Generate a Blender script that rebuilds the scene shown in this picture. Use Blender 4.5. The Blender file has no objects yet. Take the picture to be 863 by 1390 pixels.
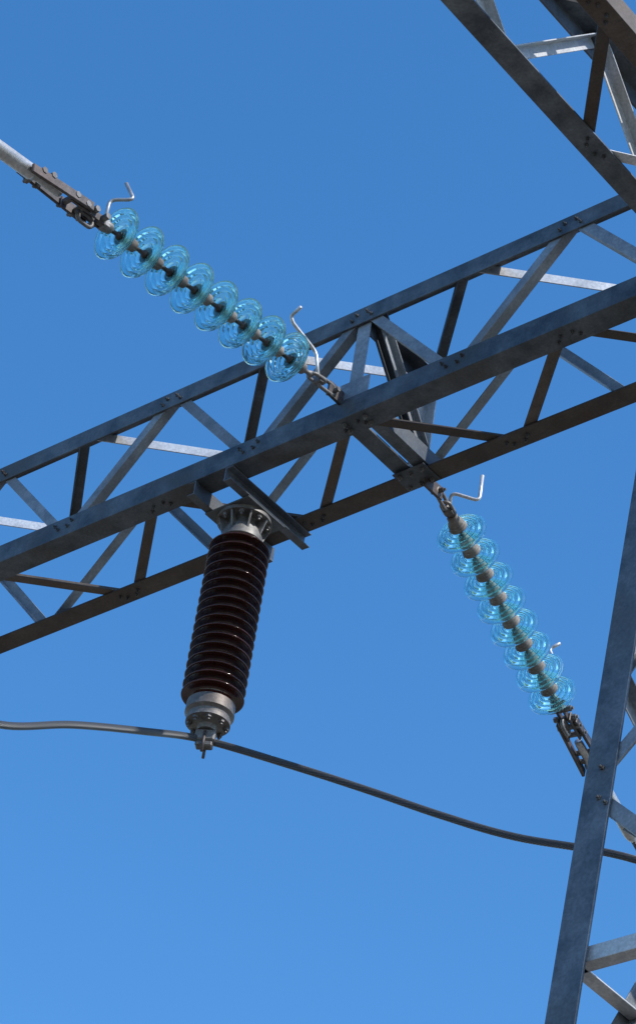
import bpy, bmesh, math, random
import numpy as np
from mathutils import Vector as V, Matrix
random.seed(4)
sc=bpy.context.scene
H,D,P=.75,.633,1.3
GZ=-11.25
# ---------------- helpers
def empty(name,loc=(0,0,0)):
    o=bpy.data.objects.new(name,None);o.location=loc;sc.collection.objects.link(o);o.empty_display_size=.2;return o
def obj(name,me,mat,parent=None,smooth=False,bevel=0,seg=1):
    o=bpy.data.objects.new(name,me);sc.collection.objects.link(o)
    me.materials.append(mat)
    if smooth:
        for p in me.polygons:p.use_smooth=True
    if bevel:
        m=o.modifiers.new("bev",'BEVEL');m.width=bevel;m.segments=seg;m.limit_method='ANGLE';m.angle_limit=.6
    if parent:o.parent=parent
    return o
def mesh(name,vs,fs):
    bm=bmesh.new();bv=[bm.verts.new(v) for v in vs]
    for f in fs:
        try:bm.faces.new([bv[i] for i in f])
        except ValueError:pass
    bmesh.ops.recalc_face_normals(bm,faces=bm.faces)
    me=bpy.data.meshes.new(name);bm.to_mesh(me);bm.free();return me
def extr(sec,p0,p1,a,b,name):
    n=len(sec);vs=[V(p0)+a*x+b*y for x,y in sec]+[V(p1)+a*x+b*y for x,y in sec]
    fs=[tuple(range(n)),tuple(range(n,2*n))]+[(i,(i+1)%n,n+(i+1)%n,n+i) for i in range(n)]
    return mesh(name,vs,fs)
def angle(name,p0,p1,a,b,w,t,mat,parent,w2=None,bev=.0018):
    w2=w2 or w
    sec=[(0,0),(w,0),(w,t),(t,t),(t,w2),(0,w2)]
    return obj(name,extr(sec,p0,p1,V(a),V(b),name),mat,parent,bevel=bev)
def box(name,c,ax,ay,az,sx,sy,sz,mat,parent,bev=.003):
    c=V(c);ax,ay,az=V(ax).normalized(),V(ay).normalized(),V(az).normalized()
    sec=[(-sx/2,-sy/2),(sx/2,-sy/2),(sx/2,sy/2),(-sx/2,sy/2)]
    return obj(name,extr(sec,c-az*sz/2,c+az*sz/2,ax,ay,name),mat,parent,bevel=bev)
def frame(d):
    d=V(d).normalized();up=V((0,0,1)) if abs(d.z)<.95 else V((1,0,0))
    a=d.cross(up).normalized();b=a.cross(d).normalized();return d,a,b
def lathe(name,prof,org,axis,mat,parent,n=48,smooth=True):
    d,a,b=frame(axis);org=V(org);vs=[];fs=[]
    m=len(prof)
    for i in range(n):
        t=2*math.pi*i/n;e=a*math.cos(t)+b*math.sin(t)
        for r,u in prof:vs.append(org+d*u+e*max(r,1e-5))
    for i in range(n):
        j=(i+1)%n
        for k in range(m-1):
            fs.append((i*m+k,i*m+k+1,j*m+k+1,j*m+k))
    bm=bmesh.new();bv=[bm.verts.new(v) for v in vs]
    for f in fs:bm.faces.new([bv[i] for i in f])
    bmesh.ops.remove_doubles(bm,verts=bm.verts,dist=5e-5)
    bmesh.ops.recalc_face_normals(bm,faces=bm.faces)
    me=bpy.data.meshes.new(name);bm.to_mesh(me);bm.free()
    return obj(name,me,mat,parent,smooth=smooth)
def autosmooth(o,ang=.7):
    me=o.data;bm=bmesh.new();bm.from_mesh(me)
    for e in bm.edges:
        if len(e.link_faces)==2 and e.calc_face_angle(0)>ang:e.smooth=False
    bm.to_mesh(me);bm.free()
def crom(pts,sub):
    pts=[V(p) for p in pts];out=[]
    q=[pts[0]*2-pts[1]]+pts+[pts[-1]*2-pts[-2]]
    for i in range(1,len(q)-2):
        p0,p1,p2,p3=q[i-1:i+3]
        for k in range(sub):
            t=k/sub
            out.append(.5*((2*p1)+(p2-p0)*t+(2*p0-5*p1+4*p2-p3)*t*t+(3*p1-p0-3*p2+p3)*t**3))
    out.append(pts[-1]);return out
def fillet(pts,r,sub=5):
    pts=[V(p) for p in pts];out=[pts[0]]
    for i in range(1,len(pts)-1):
        a,b,c=pts[i-1:i+2];d0=(a-b);d1=(c-b);rr=min(r,d0.length*.45,d1.length*.45)
        s=b+d0.normalized()*rr;e=b+d1.normalized()*rr
        for k in range(sub+1):
            t=k/sub;out.append(s*(1-t)**2+b*2*t*(1-t)+e*t*t)
    out.append(pts[-1]);return out
def tube(name,pts,r,mat,parent,n=12,closed=False):
    pts=[V(p) for p in pts];m=len(pts);vs=[];fs=[];tan=[]
    for i in range(m):
        if closed:t=pts[(i+1)%m]-pts[i-1]
        else:t=pts[min(i+1,m-1)]-pts[max(i-1,0)]
        tan.append(t.normalized())
    d,a,b=frame(tan[0]);me=None
    L=0
    uvs=[]
    for i in range(m):
        if i:L+=(pts[i]-pts[i-1]).length
        a=(a-tan[i]*a.dot(tan[i])).normalized();b=tan[i].cross(a)
        for k in range(n):
            th=2*math.pi*k/n;vs.append(pts[i]+(a*math.cos(th)+b*math.sin(th))*r);uvs.append((L,k/n))
    for i in range(m if closed else m-1):
        j=(i+1)%m
        for k in range(n):
            l=(k+1)%n;fs.append((i*n+k,i*n+l,j*n+l,j*n+k))
    if not closed:
        fs.append(tuple(range(n)));fs.append(tuple(range((m-1)*n,m*n)))
    me=bpy.data.meshes.new(name);me.from_pydata([tuple(v) for v in vs],[],fs)
    uv=me.uv_layers.new(name="UVMap")
    for p in me.polygons:
        ks=[uvs[vi] for vi in p.vertices]
        wrap=max(k[1] for k in ks)-min(k[1] for k in ks)>.5
        for li,kk in zip(p.loop_indices,ks):
            v=kk[1]+(1 if wrap and kk[1]<.5 else 0);uv.data[li].uv=(kk[0],v)
    bm=bmesh.new();bm.from_mesh(me);bmesh.ops.recalc_face_normals(bm,faces=bm.faces);bm.to_mesh(me);bm.free()
    return obj(name,me,mat,parent,smooth=True)
def hexbolts(name,lst,mat,parent):
    vs=[];fs=[]
    for c,ax,r,l in lst:
        d,a,b=frame(ax);c=V(c);base=len(vs);ph=random.random()
        for u in (0,l):
            for k in range(6):
                t=k*math.pi/3+ph;vs.append(c+d*u+(a*math.cos(t)+b*math.sin(t))*r)
        fs+= [tuple(base+k for k in range(6)),tuple(base+6+k for k in range(6))]
        fs+=[(base+k,base+(k+1)%6,base+6+(k+1)%6,base+6+k) for k in range(6)]
        base=len(vs)
        for u in (0,l+.012):
            for k in range(8):
                t=k*math.pi/4;vs.append(c+d*u+(a*math.cos(t)+b*math.sin(t))*r*.5)
        fs+= [tuple(base+8+k for k in range(8))]
        fs+=[(base+k,base+(k+1)%8,base+8+(k+1)%8,base+8+k) for k in range(8)]
    return obj(name,mesh(name,vs,fs),mat,parent,bevel=0)
# ---------------- materials
def newmat(n):
    m=bpy.data.materials.new(n);m.use_nodes=True;nt=m.node_tree;return m,nt,nt.nodes["Principled BSDF"]
def steel(n,c1,c2,c3,metal=.35,rough=.5,patch=6.,vary=.25):
    m,nt,b=newmat(n);N=nt.nodes;L=nt.links
    tc=N.new("ShaderNodeTexCoord");oi=N.new("ShaderNodeObjectInfo")
    n1=N.new("ShaderNodeTexNoise");n1.inputs["Scale"].default_value=patch;n1.inputs["Detail"].default_value=8;n1.inputs["Roughness"].default_value=.65
    n2=N.new("ShaderNodeTexNoise");n2.inputs["Scale"].default_value=70;n2.inputs["Detail"].default_value=4
    n3=N.new("ShaderNodeTexNoise");n3.inputs["Scale"].default_value=2.2;n3.inputs["Detail"].default_value=5
    for x in (n1,n2,n3):L.new(tc.outputs["Object"],x.inputs["Vector"])
    r1=N.new("ShaderNodeValToRGB");r1.color_ramp.elements[0].position=.36;r1.color_ramp.elements[1].position=.66
    r1.color_ramp.elements[0].color=(*c1,1);r1.color_ramp.elements[1].color=(*c2,1)
    L.new(n1.outputs["Fac"],r1.inputs["Fac"])
    r3=N.new("ShaderNodeValToRGB");r3.color_ramp.elements[0].position=.5;r3.color_ramp.elements[1].position=.68
    L.new(n3.outputs["Fac"],r3.inputs["Fac"])
    mx=N.new("ShaderNodeMix");mx.data_type='RGBA';L.new(r3.outputs["Color"],mx.inputs["Factor"])
    L.new(r1.outputs["Color"],mx.inputs["A"]);mx.inputs["B"].default_value=(*c3,1)
    mr=N.new("ShaderNodeMapRange");mr.inputs["To Min"].default_value=1-vary;mr.inputs["To Max"].default_value=1+vary;L.new(oi.outputs["Random"],mr.inputs["Value"])
    mr2=N.new("ShaderNodeMapRange");mr2.inputs["From Min"].default_value=.3;mr2.inputs["From Max"].default_value=.7;mr2.inputs["To Min"].default_value=.82;mr2.inputs["To Max"].default_value=1.15;L.new(n2.outputs["Fac"],mr2.inputs["Value"])
    mu=N.new("ShaderNodeMath");mu.operation='MULTIPLY';L.new(mr.outputs[0],mu.inputs[0]);L.new(mr2.outputs[0],mu.inputs[1])
    sc_=N.new("ShaderNodeVectorMath");sc_.operation='SCALE';L.new(mx.outputs["Result"],sc_.inputs[0]);L.new(mu.outputs[0],sc_.inputs["Scale"])
    L.new(sc_.outputs[0],b.inputs["Base Color"])
    b.inputs["Metallic"].default_value=metal
    rr=N.new("ShaderNodeMapRange");rr.inputs["To Min"].default_value=rough-.12;rr.inputs["To Max"].default_value=rough+.2;L.new(n1.outputs["Fac"],rr.inputs["Value"]);L.new(rr.outputs[0],b.inputs["Roughness"])
    bp=N.new("ShaderNodeBump");bp.inputs["Strength"].default_value=.25;bp.inputs["Distance"].default_value=.002;L.new(n2.outputs["Fac"],bp.inputs["Height"]);L.new(bp.outputs[0],b.inputs["Normal"])
    return m
M_ch=steel("weathered_steel",(.05,.06,.072),(.145,.165,.185),(.08,.078,.075))
M_leg=steel("weathered_leg_steel",(.075,.09,.11),(.165,.19,.22),(.10,.11,.12),vary=.1)
M_br=steel("galvanised_steel",(.17,.185,.205),(.31,.33,.355),(.19,.19,.195))
M_lit=steel("sunlit_tone_galvanised_steel",(.46,.47,.48),(.64,.65,.66),(.48,.47,.46),vary=.12)  # galvanised steel with the sunlit look of braces put into its base colour
M_ru=steel("stained_shaded_steel",(.06,.048,.04),(.12,.10,.085),(.075,.052,.038),metal=.15,rough=.6)  # brown staining, with underside shade and ground bounce also put into the colour
M_hw=steel("forged_galvanised_fitting",(.12,.117,.115),(.24,.235,.23),(.13,.10,.08),metal=.4,rough=.5,patch=25)
M_bt=steel("bolt_steel",(.07,.075,.08),(.16,.165,.17),(.10,.08,.07),metal=.4,rough=.5,patch=25)
M_dk=steel("dark_fitting",(.055,.05,.048),(.12,.10,.095),(.08,.055,.045),metal=.4,rough=.5,patch=20)
M_cap=steel("insulator_cap_iron",(.15,.135,.12),(.26,.24,.22),(.13,.105,.085),metal=.1,rough=.65,patch=30)
M_al=steel("aluminium",(.42,.42,.42),(.6,.6,.6),(.4,.39,.38),metal=.6,rough=.4,patch=20)
M_co=steel("concrete",(.3,.29,.27),(.42,.41,.38),(.3,.28,.25),metal=0,rough=.85)
def cablemat():
    m,nt,b=newmat("stranded_conductor");N=nt.nodes;L=nt.links
    tc=N.new("ShaderNodeTexCoord");sp=N.new("ShaderNodeSeparateXYZ");L.new(tc.outputs["UV"],sp.inputs[0])
    m1=N.new("ShaderNodeMath");m1.operation='MULTIPLY';m1.inputs[1].default_value=4.0;L.new(sp.outputs[0],m1.inputs[0])
    ad=N.new("ShaderNodeMath");ad.operation='ADD';L.new(m1.outputs[0],ad.inputs[0]);L.new(sp.outputs[1],ad.inputs[1])
    m2=N.new("ShaderNodeMath");m2.operation='MULTIPLY';m2.inputs[1].default_value=2*math.pi*12;L.new(ad.outputs[0],m2.inputs[0])
    sn=N.new("ShaderNodeMath");sn.operation='SINE';L.new(m2.outputs[0],sn.inputs[0])
    bp=N.new("ShaderNodeBump");bp.inputs["Distance"].default_value=.003;bp.inputs["Strength"].default_value=.7;L.new(sn.outputs[0],bp.inputs["Height"]);L.new(bp.outputs[0],b.inputs["Normal"])
    b.inputs["Base Color"].default_value=(.08,.082,.088,1);b.inputs["Metallic"].default_value=.4;b.inputs["Roughness"].default_value=.45
    return m
M_ca=cablemat()
def glassmat():
    m,nt,b=newmat("aqua_toughened_glass");N=nt.nodes;L=nt.links
    b.inputs["Base Color"].default_value=(.66,.965,.975,1);b.inputs["Roughness"].default_value=.0
    b.inputs["Transmission Weight"].default_value=1;b.inputs["IOR"].default_value=1.45
    tr=N.new("ShaderNodeBsdfTranslucent");tr.inputs["Color"].default_value=(.35,.93,.97,1)
    mx=N.new("ShaderNodeMixShader");mx.inputs[0].default_value=.055
    L.new(b.outputs[0],mx.inputs[1]);L.new(tr.outputs[0],mx.inputs[2]);L.new(mx.outputs[0],N["Material Output"].inputs[0])
    return m
M_gl=glassmat()
def porc():
    m,nt,b=newmat("brown_glazed_porcelain");N=nt.nodes;L=nt.links
    tc=N.new("ShaderNodeTexCoord");n=N.new("ShaderNodeTexNoise");n.inputs["Scale"].default_value=5;L.new(tc.outputs["Object"],n.inputs["Vector"])
    r=N.new("ShaderNodeValToRGB");r.color_ramp.elements[0].color=(.028,.008,.006,1);r.color_ramp.elements[1].color=(.062,.016,.012,1);L.new(n.outputs["Fac"],r.inputs["Fac"]);L.new(r.outputs[0],b.inputs["Base Color"])
    b.inputs["Roughness"].default_value=.13
    return m
M_po=porc()
# ---------------- lattice beam
gantry=empty("steel_lattice_gantry")
def lattice(org,l,w,h,W,Hh,l0,l1,phase,tag,wb=.13,wt=.11,alt=False):
    org=V(org);l,w,h=V(l),V(w),V(h)
    pt=lambda a,b,c:org+l*a+w*b+h*c
    t=.011
    angle(tag+"_chord_bottom_near",pt(l0,0,0),pt(l1,0,0),h,w,wb,t,M_ch,gantry)
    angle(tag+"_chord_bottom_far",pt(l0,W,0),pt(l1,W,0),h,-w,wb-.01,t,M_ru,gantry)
    angle(tag+"_chord_top_near",pt(l0,0,Hh),pt(l1,0,Hh),-h,w,wt,t,M_ch,gantry)
    angle(tag+"_chord_top_far",pt(l0,W,Hh),pt(l1,W,Hh),-h,-w,wt,t,M_ch,gantry)
    bolts=[]
    def brace(name,a,b,n,mat,s):
        a=pt(*a);b=pt(*b);d=(b-a).normalized();n=V(n)
        a=a-d*.03;b=b+d*.03
        wd=n.cross(d)*s;bw=.058;off=t+.0015
        angle(name,a-wd*bw/2-n*off,b-wd*bw/2-n*off,wd,-n,bw,.007,mat,gantry)
        for q,sg in ((a,1),(b,-1)):
            for k in (.022,.062):
                bolts.append((q+d*sg*k,n,.0105,.008))
    e=.05;g=.04
    k=math.floor((l0-phase)/P)-1
    i=0
    while phase+k*P<l1+P:
        x=phase+k*P;i+=1
        def ok(a,b):return min(a,b)>l0+.02 and max(a,b)<l1-.02
        h2=P/2
        for sg in (-1,1):
            if ok(x+sg*g,x+sg*(h2-g)):
                brace(tag+"_brace_near_side_%d"%i,(x+sg*g,0,Hh-e),(x+sg*(h2-g),0,wb*.5),-w,M_lit if alt else M_br,sg)
                brace(tag+"_brace_bottom_%d"%i,(x+sg*g,e+.01,0),(x+sg*(h2-g),W-e,0),-h,M_lit if (alt and sg>0) else M_ru,sg)
                brace(tag+"_brace_far_side_%d"%i,(x+sg*g,W,wb*.5),(x+sg*(h2-g),W,Hh-e),w,M_br,-sg)
                brace(tag+"_brace_top_%d"%i,(x+sg*g,W-e,Hh),(x+sg*(h2-g),e,Hh),h,M_lit if sg<0 else M_ch,sg)  # sunlit and shaded runs told apart by material colour
        k+=1
    hexbolts(tag+"_bolts",bolts,M_bt,gantry)
lattice((0,0,0),(1,0,0),(0,1,0),(0,0,1),D,H,-9.6,2.62,0,"crossbeam")
lattice((2.03,0,0),(0,1,0),(1,0,0),(0,0,1),.6,.735,-7.6,-.012,-.89,"side_beam",wb=.12,wt=.11,alt=True)
# ---------------- columns
def column(x0,y0,tag):
    Wc=.78;Dc=.66;bx=.043;by=.05
    def corner(i,j,z):
        q=-z
        return V((x0+(Wc if i else 0)+(bx*q if i else -bx*q), y0+(Dc if j else 0)+(by*q if j else -by*q), z))
    w=.145;t=.014;bot=GZ+.35
    for i in (0,1):
        for j in (0,1):
            angle(tag+"_leg_%d%d"%(i,j),corner(i,j,-.004),corner(i,j,bot),V((-1 if i else 1,0,0)),V((0,-1 if j else 1,0)),w,t,M_leg,gantry)
            c=corner(i,j,GZ)
            lathe(tag+"_footing_%d%d"%(i,j),[(0,-.3),(.32,-.3),(.32,.3),(.28,.36),(0,.36)],c,(0,0,1),M_co,gantry,n=24,smooth=False)
            box(tag+"_baseplate_%d%d"%(i,j),c+V((0,0,.375)),(1,0,0),(0,1,0),(0,0,1),.34,.34,.025,M_ch,gantry)
    bolts=[]
    def br(name,a,b,n,mat):
        d=(b-a).normalized();n=V(n);wd=n.cross(d).normalized();off=.016;bw=.065
        angle(name,a-wd*bw/2-n*off,b-wd*bw/2-n*off,wd,-n,bw,.007,mat,gantry)
        bolts.extend([(a+d*.05,n,.012,.009),(a+d*.1,n,.012,.009),(b-d*.05,n,.012,.009)])
    nz=[-.9,-1.86,-2.88,-3.9,-5.2,-6.5,-7.8,-9.1,-10.5]
    for q in range(len(nz)-1):
        side=q%2;sx_=1 if side==0 else -1
        for (j,n) in ((0,(0,-1,0)),(1,(0,1,0))):
            a=corner(side,j,nz[q])+V((.05*sx_,0,-.04));b=corner(1-side,j,nz[q+1])+V((-.05*sx_,0,.04))
            br(tag+"_lacing_y%d_%d"%(j,q),a,b,n,M_br)
    nz=[-.85,-2.28,-2.75,-4.6,-6.3,-8,-9.7]
    for q in range(len(nz)-1):
        side=(q+1)%2;sy_=1 if side==0 else -1
        for (ii,n) in ((0,(-1,0,0)),(1,(1,0,0))):
            a=corner(ii,side,nz[q])+V((0,.05*sy_,0));b=corner(ii,1-side,nz[q+1])-V((0,.05*sy_,0))
            br(tag+"_lacing_x%d_%d"%(ii,q),a,b,n,M_br)
    for zs in (-.12,-3.72,-7.0,-10.4):
        for (i0,j0,i1,j1,n) in ((0,0,1,0,(0,-1,0)),(0,1,1,1,(0,1,0)),(0,0,0,1,(-1,0,0)),(1,0,1,1,(1,0,0))):
            a=corner(i0,j0,zs);b=corner(i1,j1,zs);d=(b-a).normalized();n=V(n)
            angle(tag+"_strut_%d%d%.0f"%(i0+i1,j0+j1,-zs),a+d*.02-n*.03,b-d*.02-n*.03,V((0,0,1)),-n,.07,.008,M_lit,gantry)
    hexbolts(tag+"_bolts",bolts,M_bt,gantry)
column(1.903,0.0,"column_corner")
column(-9.9,0.0,"column_end")
column(1.95,-7.9,"column_side")
# ---------------- strain frame at x=0
t=.011
angle("frame_post_near",(-.035,t+.009,.03),(-.035,t+.009,H-.02),(1,0,0),(0,1,0),.085,.008,M_br,gantry)
angle("frame_post_far",(-.035,D-t-.009,.03),(-.035,D-t-.009,H-.02),(1,0,0),(0,-1,0),.075,.008,M_lit,gantry)
dn=(V((0,D-.06,.05))-V((0,.05,H-.06))).normalized()
for sx_,mt in ((.03,M_ch),(.085,M_br)):
    angle("frame_diagonal",V((sx_,.05,H-.05)),V((sx_,D-.06,.05)),(1,0,0) ,dn.cross(V((1,0,0))),.04,.007,mt,gantry,w2=.05)
angle("frame_tie_bottom",(-.07,.02,.013),(-.07,D-.02,.013),(0,0,1),(1,0,0),.13,.009,M_ch,gantry,w2=.10)
angle("frame_tie_bottom_b",(.13,.02,.013),(.13,D-.02,.013),(0,0,1),(-1,0,0),.10,.009,M_ch,gantry,w2=.08)
angle("frame_tie_top",(-.04,.02,H-.013),(-.04,D-.02,H-.013),(0,0,-1),(1,0,0),.08,.008,M_ch,gantry)
box("gusset_near",(0.01,t+.005,.17),(1,0,0),(0,1,0),(0,0,1),.19,.009,.17,M_br,gantry)
box("gusset_bottom_far",(0.03,D-.085,-.006),(1,0,0),(0,1,0),(0,0,1),.20,.15,.010,M_ch,gantry)
box("strain_lug_near",(-.058,-.02,.15),(1,0,0),(0,1,0),(0,0,1),.018,.16,.09,M_dk,gantry)
box("strain_lug_far",(.07,D+.01,-.02),(1,0,0),(0,1,0),(0,0,1),.018,.14,.08,M_dk,gantry)
hexbolts("gusset_bolts",[(V((.03+a*.07,D-.085+b*.045,-.011)),(0,0,-1),.012,.010) for a in (-1,0,1) for b in (-1,1)]+[(V((x,y,-.001)),(0,0,-1),.013,.010) for x in (-.04,.09) for y in (.04,.09)],M_hw,gantry)
# ---------------- insulator strings
def string(name,att,direc,s0,st,hb,horn0,horn1):
    E=empty(name);att=V(att);d,a,b=frame(direc)
    if b.z<0:b=-b
    P_=lambda s,x=0,y=0:att+d*s+a*x+b*y
    n=8
    for i in range(n):
        s=s0+i*st
        prof=[(.0,.0),(.05,.0),(.07,.002),(.095,.008),(.118,.017),(.134,.028),(.1395,.037),(.140,.043),(.137,.047),(.131,.045),(.127,.036),(.121,.029),(.115,.031),(.112,.044),(.108,.048),(.104,.044),(.101,.029),(.096,.021),(.090,.023),(.086,.038),(.082,.042),(.078,.038),(.075,.022),(.069,.016),(.063,.018),(.059,.031),(.055,.034),(.051,.030),(.046,.018),(.036,.016),(.0,.016)]
        lathe("glass_disc_%d"%(i+1),prof,P_(s),d,M_gl,E,n=72)
        cp=[(0,-.088),(.024,-.088),(.030,-.082),(.031,-.062),(.036,-.052),(.037,-.046),(.0425,-.040),(.0425,-.034),(.0405,-.031),(.0455,-.026),(.046,-.018),(.044,-.015),(.049,-.010),(.050,-.0015),(.0,-.0012)]
        c=lathe("cap_%d"%(i+1),cp,P_(s),d,M_cap,E,n=28);autosmooth(c,.9)
        pn=[(0,.0172),(.022,.0172),(.020,.030),(.0115,.034),(.0105,.084),(.017,.090),(0,.093)]
        lathe("pin_%d"%(i+1),pn,P_(s),d,M_dk,E,n=20)
    def link(nm,c,l,w,r,ax,mat):
        pts=[]
        for k in range(28):
            th=2*math.pi*k/28;cx=math.cos(th);sy=math.sin(th)
            pts.append(c+d*(cx*w/2+(l-w)/2*(1 if cx>0 else -1)*min(1,abs(cx)*6))+ax*(sy*w/2))
        tube(nm,pts,r,mat,E,n=10,closed=True)
    link("shackle",P_(.045),.13,.062,.0105,b,M_hw)
    link("chain_link",P_(.125),.10,.052,.0095,a,M_hw)
    k_=s0-.15
    lathe("ball_eye_shank",[(0,0),(.014,0),(.020,.012),(.012,.03),(.012,.05),(.016,.06),(0,.062)],P_(k_),d,M_hw,E,n=16)
    hexbolts("shackle_pin",[(P_(-.01)-a*.035,a,.014,.07)],M_hw,E)
    tube("arcing_horn_tower",fillet([P_(hb),*[att+V(h) for h in horn0]],.035),.0095,M_al,E,n=10)
    box("horn_bracket_tower",P_(hb),a,b,d,.05,.04,.03,M_hw,E)
    e=s0+(n-1)*st+.08
    lathe("socket_clevis",[(0,0),(.024,0),(.029,.008),(.029,.04),(.020,.055),(.018,.09),(0,.092)],P_(e),d,M_hw,E,n=20)
    box("horn_bracket_line",P_(e+.045),a,b,d,.055,.045,.035,M_hw,E)
    tube("arcing_horn_line",fillet([P_(e+.045),*[P_(e+.045)+V(h) for h in horn1]],.035),.0095,M_al,E,n=10)
    for sg in (-1,1):
        box("clevis_plate",P_(e+.115,sg*.02),a,b,d,.010,.048,.11,M_dk,E)
        box("yoke_plate",P_(e+.215,sg*.034,-.005),a,b,d,.012,.065,.17,M_dk,E,bev=.004)
        dn_=(d+b*.06*sg).normalized()
        box("clamp_bar",P_(e+.37,sg*.052,.014*sg),a,b,dn_,.018,.052,.40,M_dk,E,bev=.004)
    hexbolts("clamp_bolts",[(P_(e+x,-.065,y),a,.017,.13) for x,y in ((.08,0),(.15,0),(.28,0),(.21,-.01),(.5,0),(.44,.01))],M_hw,E)
    link("pear_link",P_(e+.17,0,-.045),.10,.06,.010,b,M_hw)
    lathe("dead_end_tongue",[(0,0),(.022,0),(.024,.03),(.024,.14),(.030,.16),(.034,.19),(0,.19)],P_(e+.34),d,M_al,E,n=24)
    lathe("compression_dead_end",[(0,.0),(.034,0),(.038,.01),(.038,.60),(.034,.63),(.024,.66),(0,.66)],P_(e+.52),d,M_al,E,n=28)
    st_=P_(e+1.15);pts=[st_]
    hd=V((d.x,d.y,0)).normalized();sl=d.z/math.hypot(d.x,d.y)
    for k in range(1,61):
        x=k*1.0;pts.append(st_+hd*x+V((0,0,sl*x+ .0021*x*x)))
    c=empty("overhead_conductor");tube("cable",pts,.017,M_ca,c,n=12)
    return P_(e+1.05),d
jl,dl=string("glass_insulator_string",(-.056,-.07,.150),(-.036,-1.80,-.24),.312,.176,.11,
   [(-.03,-.13,.17),(-.05,-.31,.24),(-.05,-.33,.27),(.02,-.34,.29)],
   [(0,0,.165),(.10,.06,.165),(.03,.05,.30)])
jr,dr=string("glass_insulator_string",(.068,D+.055,-.02),(-.33,1.545,-.215),.262,.179,.14,
   [(0,.10,.07),(.11,.2,.04),(.11,.2,.21)],
   [(-.07,-.0,.36),(-.10,.0,.42),(-.04,.02,.45)])
# ---------------- jumper
jump=empty("jumper_cable")
jp=[jl+V((0,0,-.02)),(-.1,-2.80,-.5),(-.5,-2.6,-1.3),(-.9,-2.0,-2.1),(-.98,-1.4,-2.28),(-1.0,-.90,-2.11),(-.96,-.50,-1.875),(-.94,-.05,-1.64),(-.90,.30,-1.485),(-.50,.55,-1.62),(-.18,.75,-1.74),(.16,.92,-1.89),(.49,1.07,-2.02),(1.06,1.25,-2.21),(1.35,1.8,-2.25),(1.1,2.7,-1.9),(.25,3.3,-1.0),jr+V((0,0,-.02))]
tube("cable",crom(jp,10),.0185,M_ca,jump,n=14)
# ---------------- post insulator
PX,PY=-.89,.30
post=empty("post_insulator",(0,0,0))
for sg in (-1,1):
    xx=PX+sg*.10
    sec=[(0,0),(.05,0),(.05,.007),(.007,.007),(.007,.083),(.05,.083),(.05,.09),(0,.09)]
    obj("mounting_channel",extr(sec,(xx,-.0,-.0925),(xx,D+.02,-.0925),V((sg,0,0)),V((0,0,1)),"ch"),M_ch if sg<0 else M_leg,post,bevel=.002)
box("mounting_plate",(PX,PY,-.099),(1,0,0),(0,1,0),(0,0,1),.30,.30,.012,M_ch,post)
zt=-.105
o=lathe("top_flange",[(0,0),(.145,0),(.145,-.022),(.085,-.024),(.082,-.05),(.108,-.11),(.112,-.15),(.104,-.155),(0,-.156)],(PX,PY,zt),(0,0,1),M_hw,post,n=56);autosmooth(o,.6)
for k in range(8):
    th=k*math.pi/4+.2;c=V((PX,PY,zt-.06));e_=V((math.cos(th),math.sin(th),0));s_=V((-math.sin(th),math.cos(th),0))
    obj("flange_rib",extr([(.08,.036),(.138,.036),(.11,-.05),(.09,-.05)],c-s_*.005,c+s_*.005,e_,V((0,0,1)),"rib"),M_hw,post)
hexbolts("flange_bolts",[(V((PX+.124*math.cos(k*math.pi/4+.6),PY+.124*math.sin(k*math.pi/4+.6),zt-.022)),(0,0,-1),.014,.018) for k in range(8)],M_hw,post)
z0=zt-.15;ns=17;pit=.058;prof=[(0,z0),(.094,z0),(.094,z0-.01)]
for i in range(ns):
    z=z0-.02-i*pit;R=.160
    prof+=[(.098,z),(.118,z-.006),(.148,z-.021),(R-.002,z-.029),(R,z-.033),(R-.003,z-.037),(.148,z-.034),(.122,z-.028),(.104,z-.030),(.097,z-.038)]
zb=z0-.02-ns*pit
prof+=[(.096,zb),(.096,zb-.03),(0,zb-.03)]
lathe("porcelain_body",prof,(PX,PY,0),(0,0,1),M_po,post,n=72)
o=lathe("bottom_fitting",[(0,0),(.100,0),(.122,-.010),(.124,-.07),(.108,-.085),(.106,-.10),(.112,-.103),(.112,-.125),(.085,-.128),(.05,-.14),(.045,-.165),(0,-.166)],(PX,PY,zb-.012),(0,0,1),M_hw,post,n=56);autosmooth(o,.6)
hexbolts("bottom_bolts",[(V((PX+.092*math.cos(k*math.pi/4),PY+.092*math.sin(k*math.pi/4),zb-.138)),(0,0,-1),.015,.016) for k in range(8)],M_hw,post)
zc=zb-.165
jd=V((.85,.55,0)).normalized();js=V((-jd.y,jd.x,0))
box("cable_clamp_body",(PX,PY,zc-.045),jd,js,(0,0,1),.10,.055,.065,M_hw,post,bev=.008)
box("cable_clamp_keeper",(PX,PY,zc-.095),jd,js,(0,0,1),.085,.05,.03,M_hw,post,bev=.006)
for sg in (-1,1):
    tube("clamp_u_bolt",[V((PX,PY,zc-.03))+js*.03*sg,V((PX,PY,zc-.15))+js*.03*sg],.008,M_dk,post)
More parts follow.
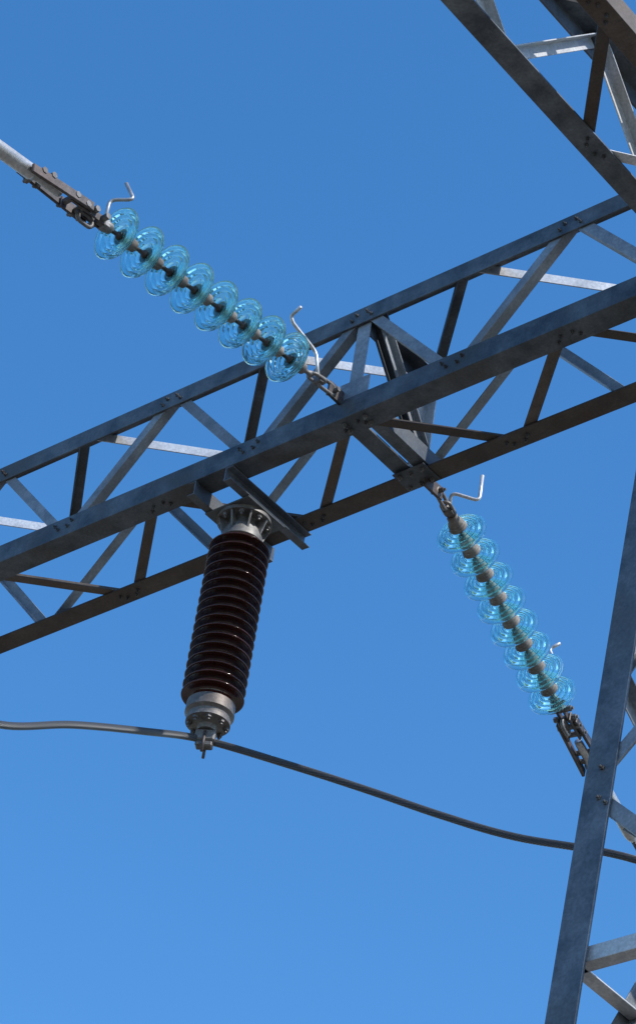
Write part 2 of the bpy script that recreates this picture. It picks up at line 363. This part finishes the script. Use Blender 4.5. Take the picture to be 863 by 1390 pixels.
# ---------------- ground
def gmat():
    m,nt,b=newmat("dry_grass_gravel");N=nt.nodes;L=nt.links
    tc=N.new("ShaderNodeTexCoord");n=N.new("ShaderNodeTexNoise");n.inputs["Scale"].default_value=.6;n.inputs["Detail"].default_value=12;L.new(tc.outputs["Object"],n.inputs["Vector"])
    r=N.new("ShaderNodeValToRGB");r.color_ramp.elements[0].position=.35;r.color_ramp.elements[1].position=.65
    r.color_ramp.elements[0].color=(.09,.085,.06,1);r.color_ramp.elements[1].color=(.22,.185,.15,1);L.new(n.outputs["Fac"],r.inputs["Fac"]);L.new(r.outputs[0],b.inputs["Base Color"]);b.inputs["Roughness"].default_value=.95
    return m
R=3000
obj("ground",mesh("ground",[(-R,-R,GZ),(R,-R,GZ),(R,R,GZ),(-R,R,GZ)],[(0,1,2,3)]),gmat())
# ---------------- light
SE,SA=math.radians(46),math.radians(3)
sd=V((math.cos(SE)*math.cos(SA),math.cos(SE)*math.sin(SA),math.sin(SE)))
sl=bpy.data.lights.new("sun",'SUN');sl.energy=4.8;sl.angle=math.radians(.53);sl.color=(1,.97,.92)
so=bpy.data.objects.new("sun",sl);so.rotation_euler=sd.to_track_quat('Z','Y').to_euler();sc.collection.objects.link(so)
w=bpy.data.worlds.new("World");sc.world=w;w.use_nodes=True;nt=w.node_tree
sk=nt.nodes.new("ShaderNodeTexSky");sk.sky_type='NISHITA';sk.sun_disc=False;sk.sun_elevation=SE;sk.sun_rotation=math.pi/2-SA
sk.altitude=300;sk.air_density=1.0;sk.dust_density=.4;sk.ozone_density=2.0
hs=nt.nodes.new("ShaderNodeHueSaturation");hs.inputs["Saturation"].default_value=1.31;hs.inputs["Value"].default_value=1.62
bg=nt.nodes["Background"];bg.inputs["Strength"].default_value=.15
nt.links.new(sk.outputs[0],hs.inputs["Color"]);nt.links.new(hs.outputs[0],bg.inputs["Color"])
# ---------------- camera
az,el,ro=2.34178,0.66965,0.16171
f=V((math.cos(el)*math.cos(az),math.cos(el)*math.sin(az),math.sin(el)))
r=f.cross(V((0,0,1))).normalized();u=r.cross(f)
r2=r*math.cos(ro)+u*math.sin(ro);u2=-r*math.sin(ro)+u*math.cos(ro)
C=V((7.87839,-8.198,-9.62837))
cd=bpy.data.cameras.new("Camera");co=bpy.data.objects.new("Camera",cd);sc.collection.objects.link(co);sc.camera=co
cd.sensor_fit='VERTICAL';cd.sensor_height=36;cd.sensor_width=24;cd.lens=104.64;cd.clip_end=20000;cd.clip_start=.1
co.matrix_world=Matrix(((r2.x,u2.x,-f.x,C.x),(r2.y,u2.y,-f.y,C.y),(r2.z,u2.z,-f.z,C.z),(0,0,0,1)))
sc.view_settings.view_transform='Standard';sc.view_settings.look='None';sc.view_settings.exposure=0
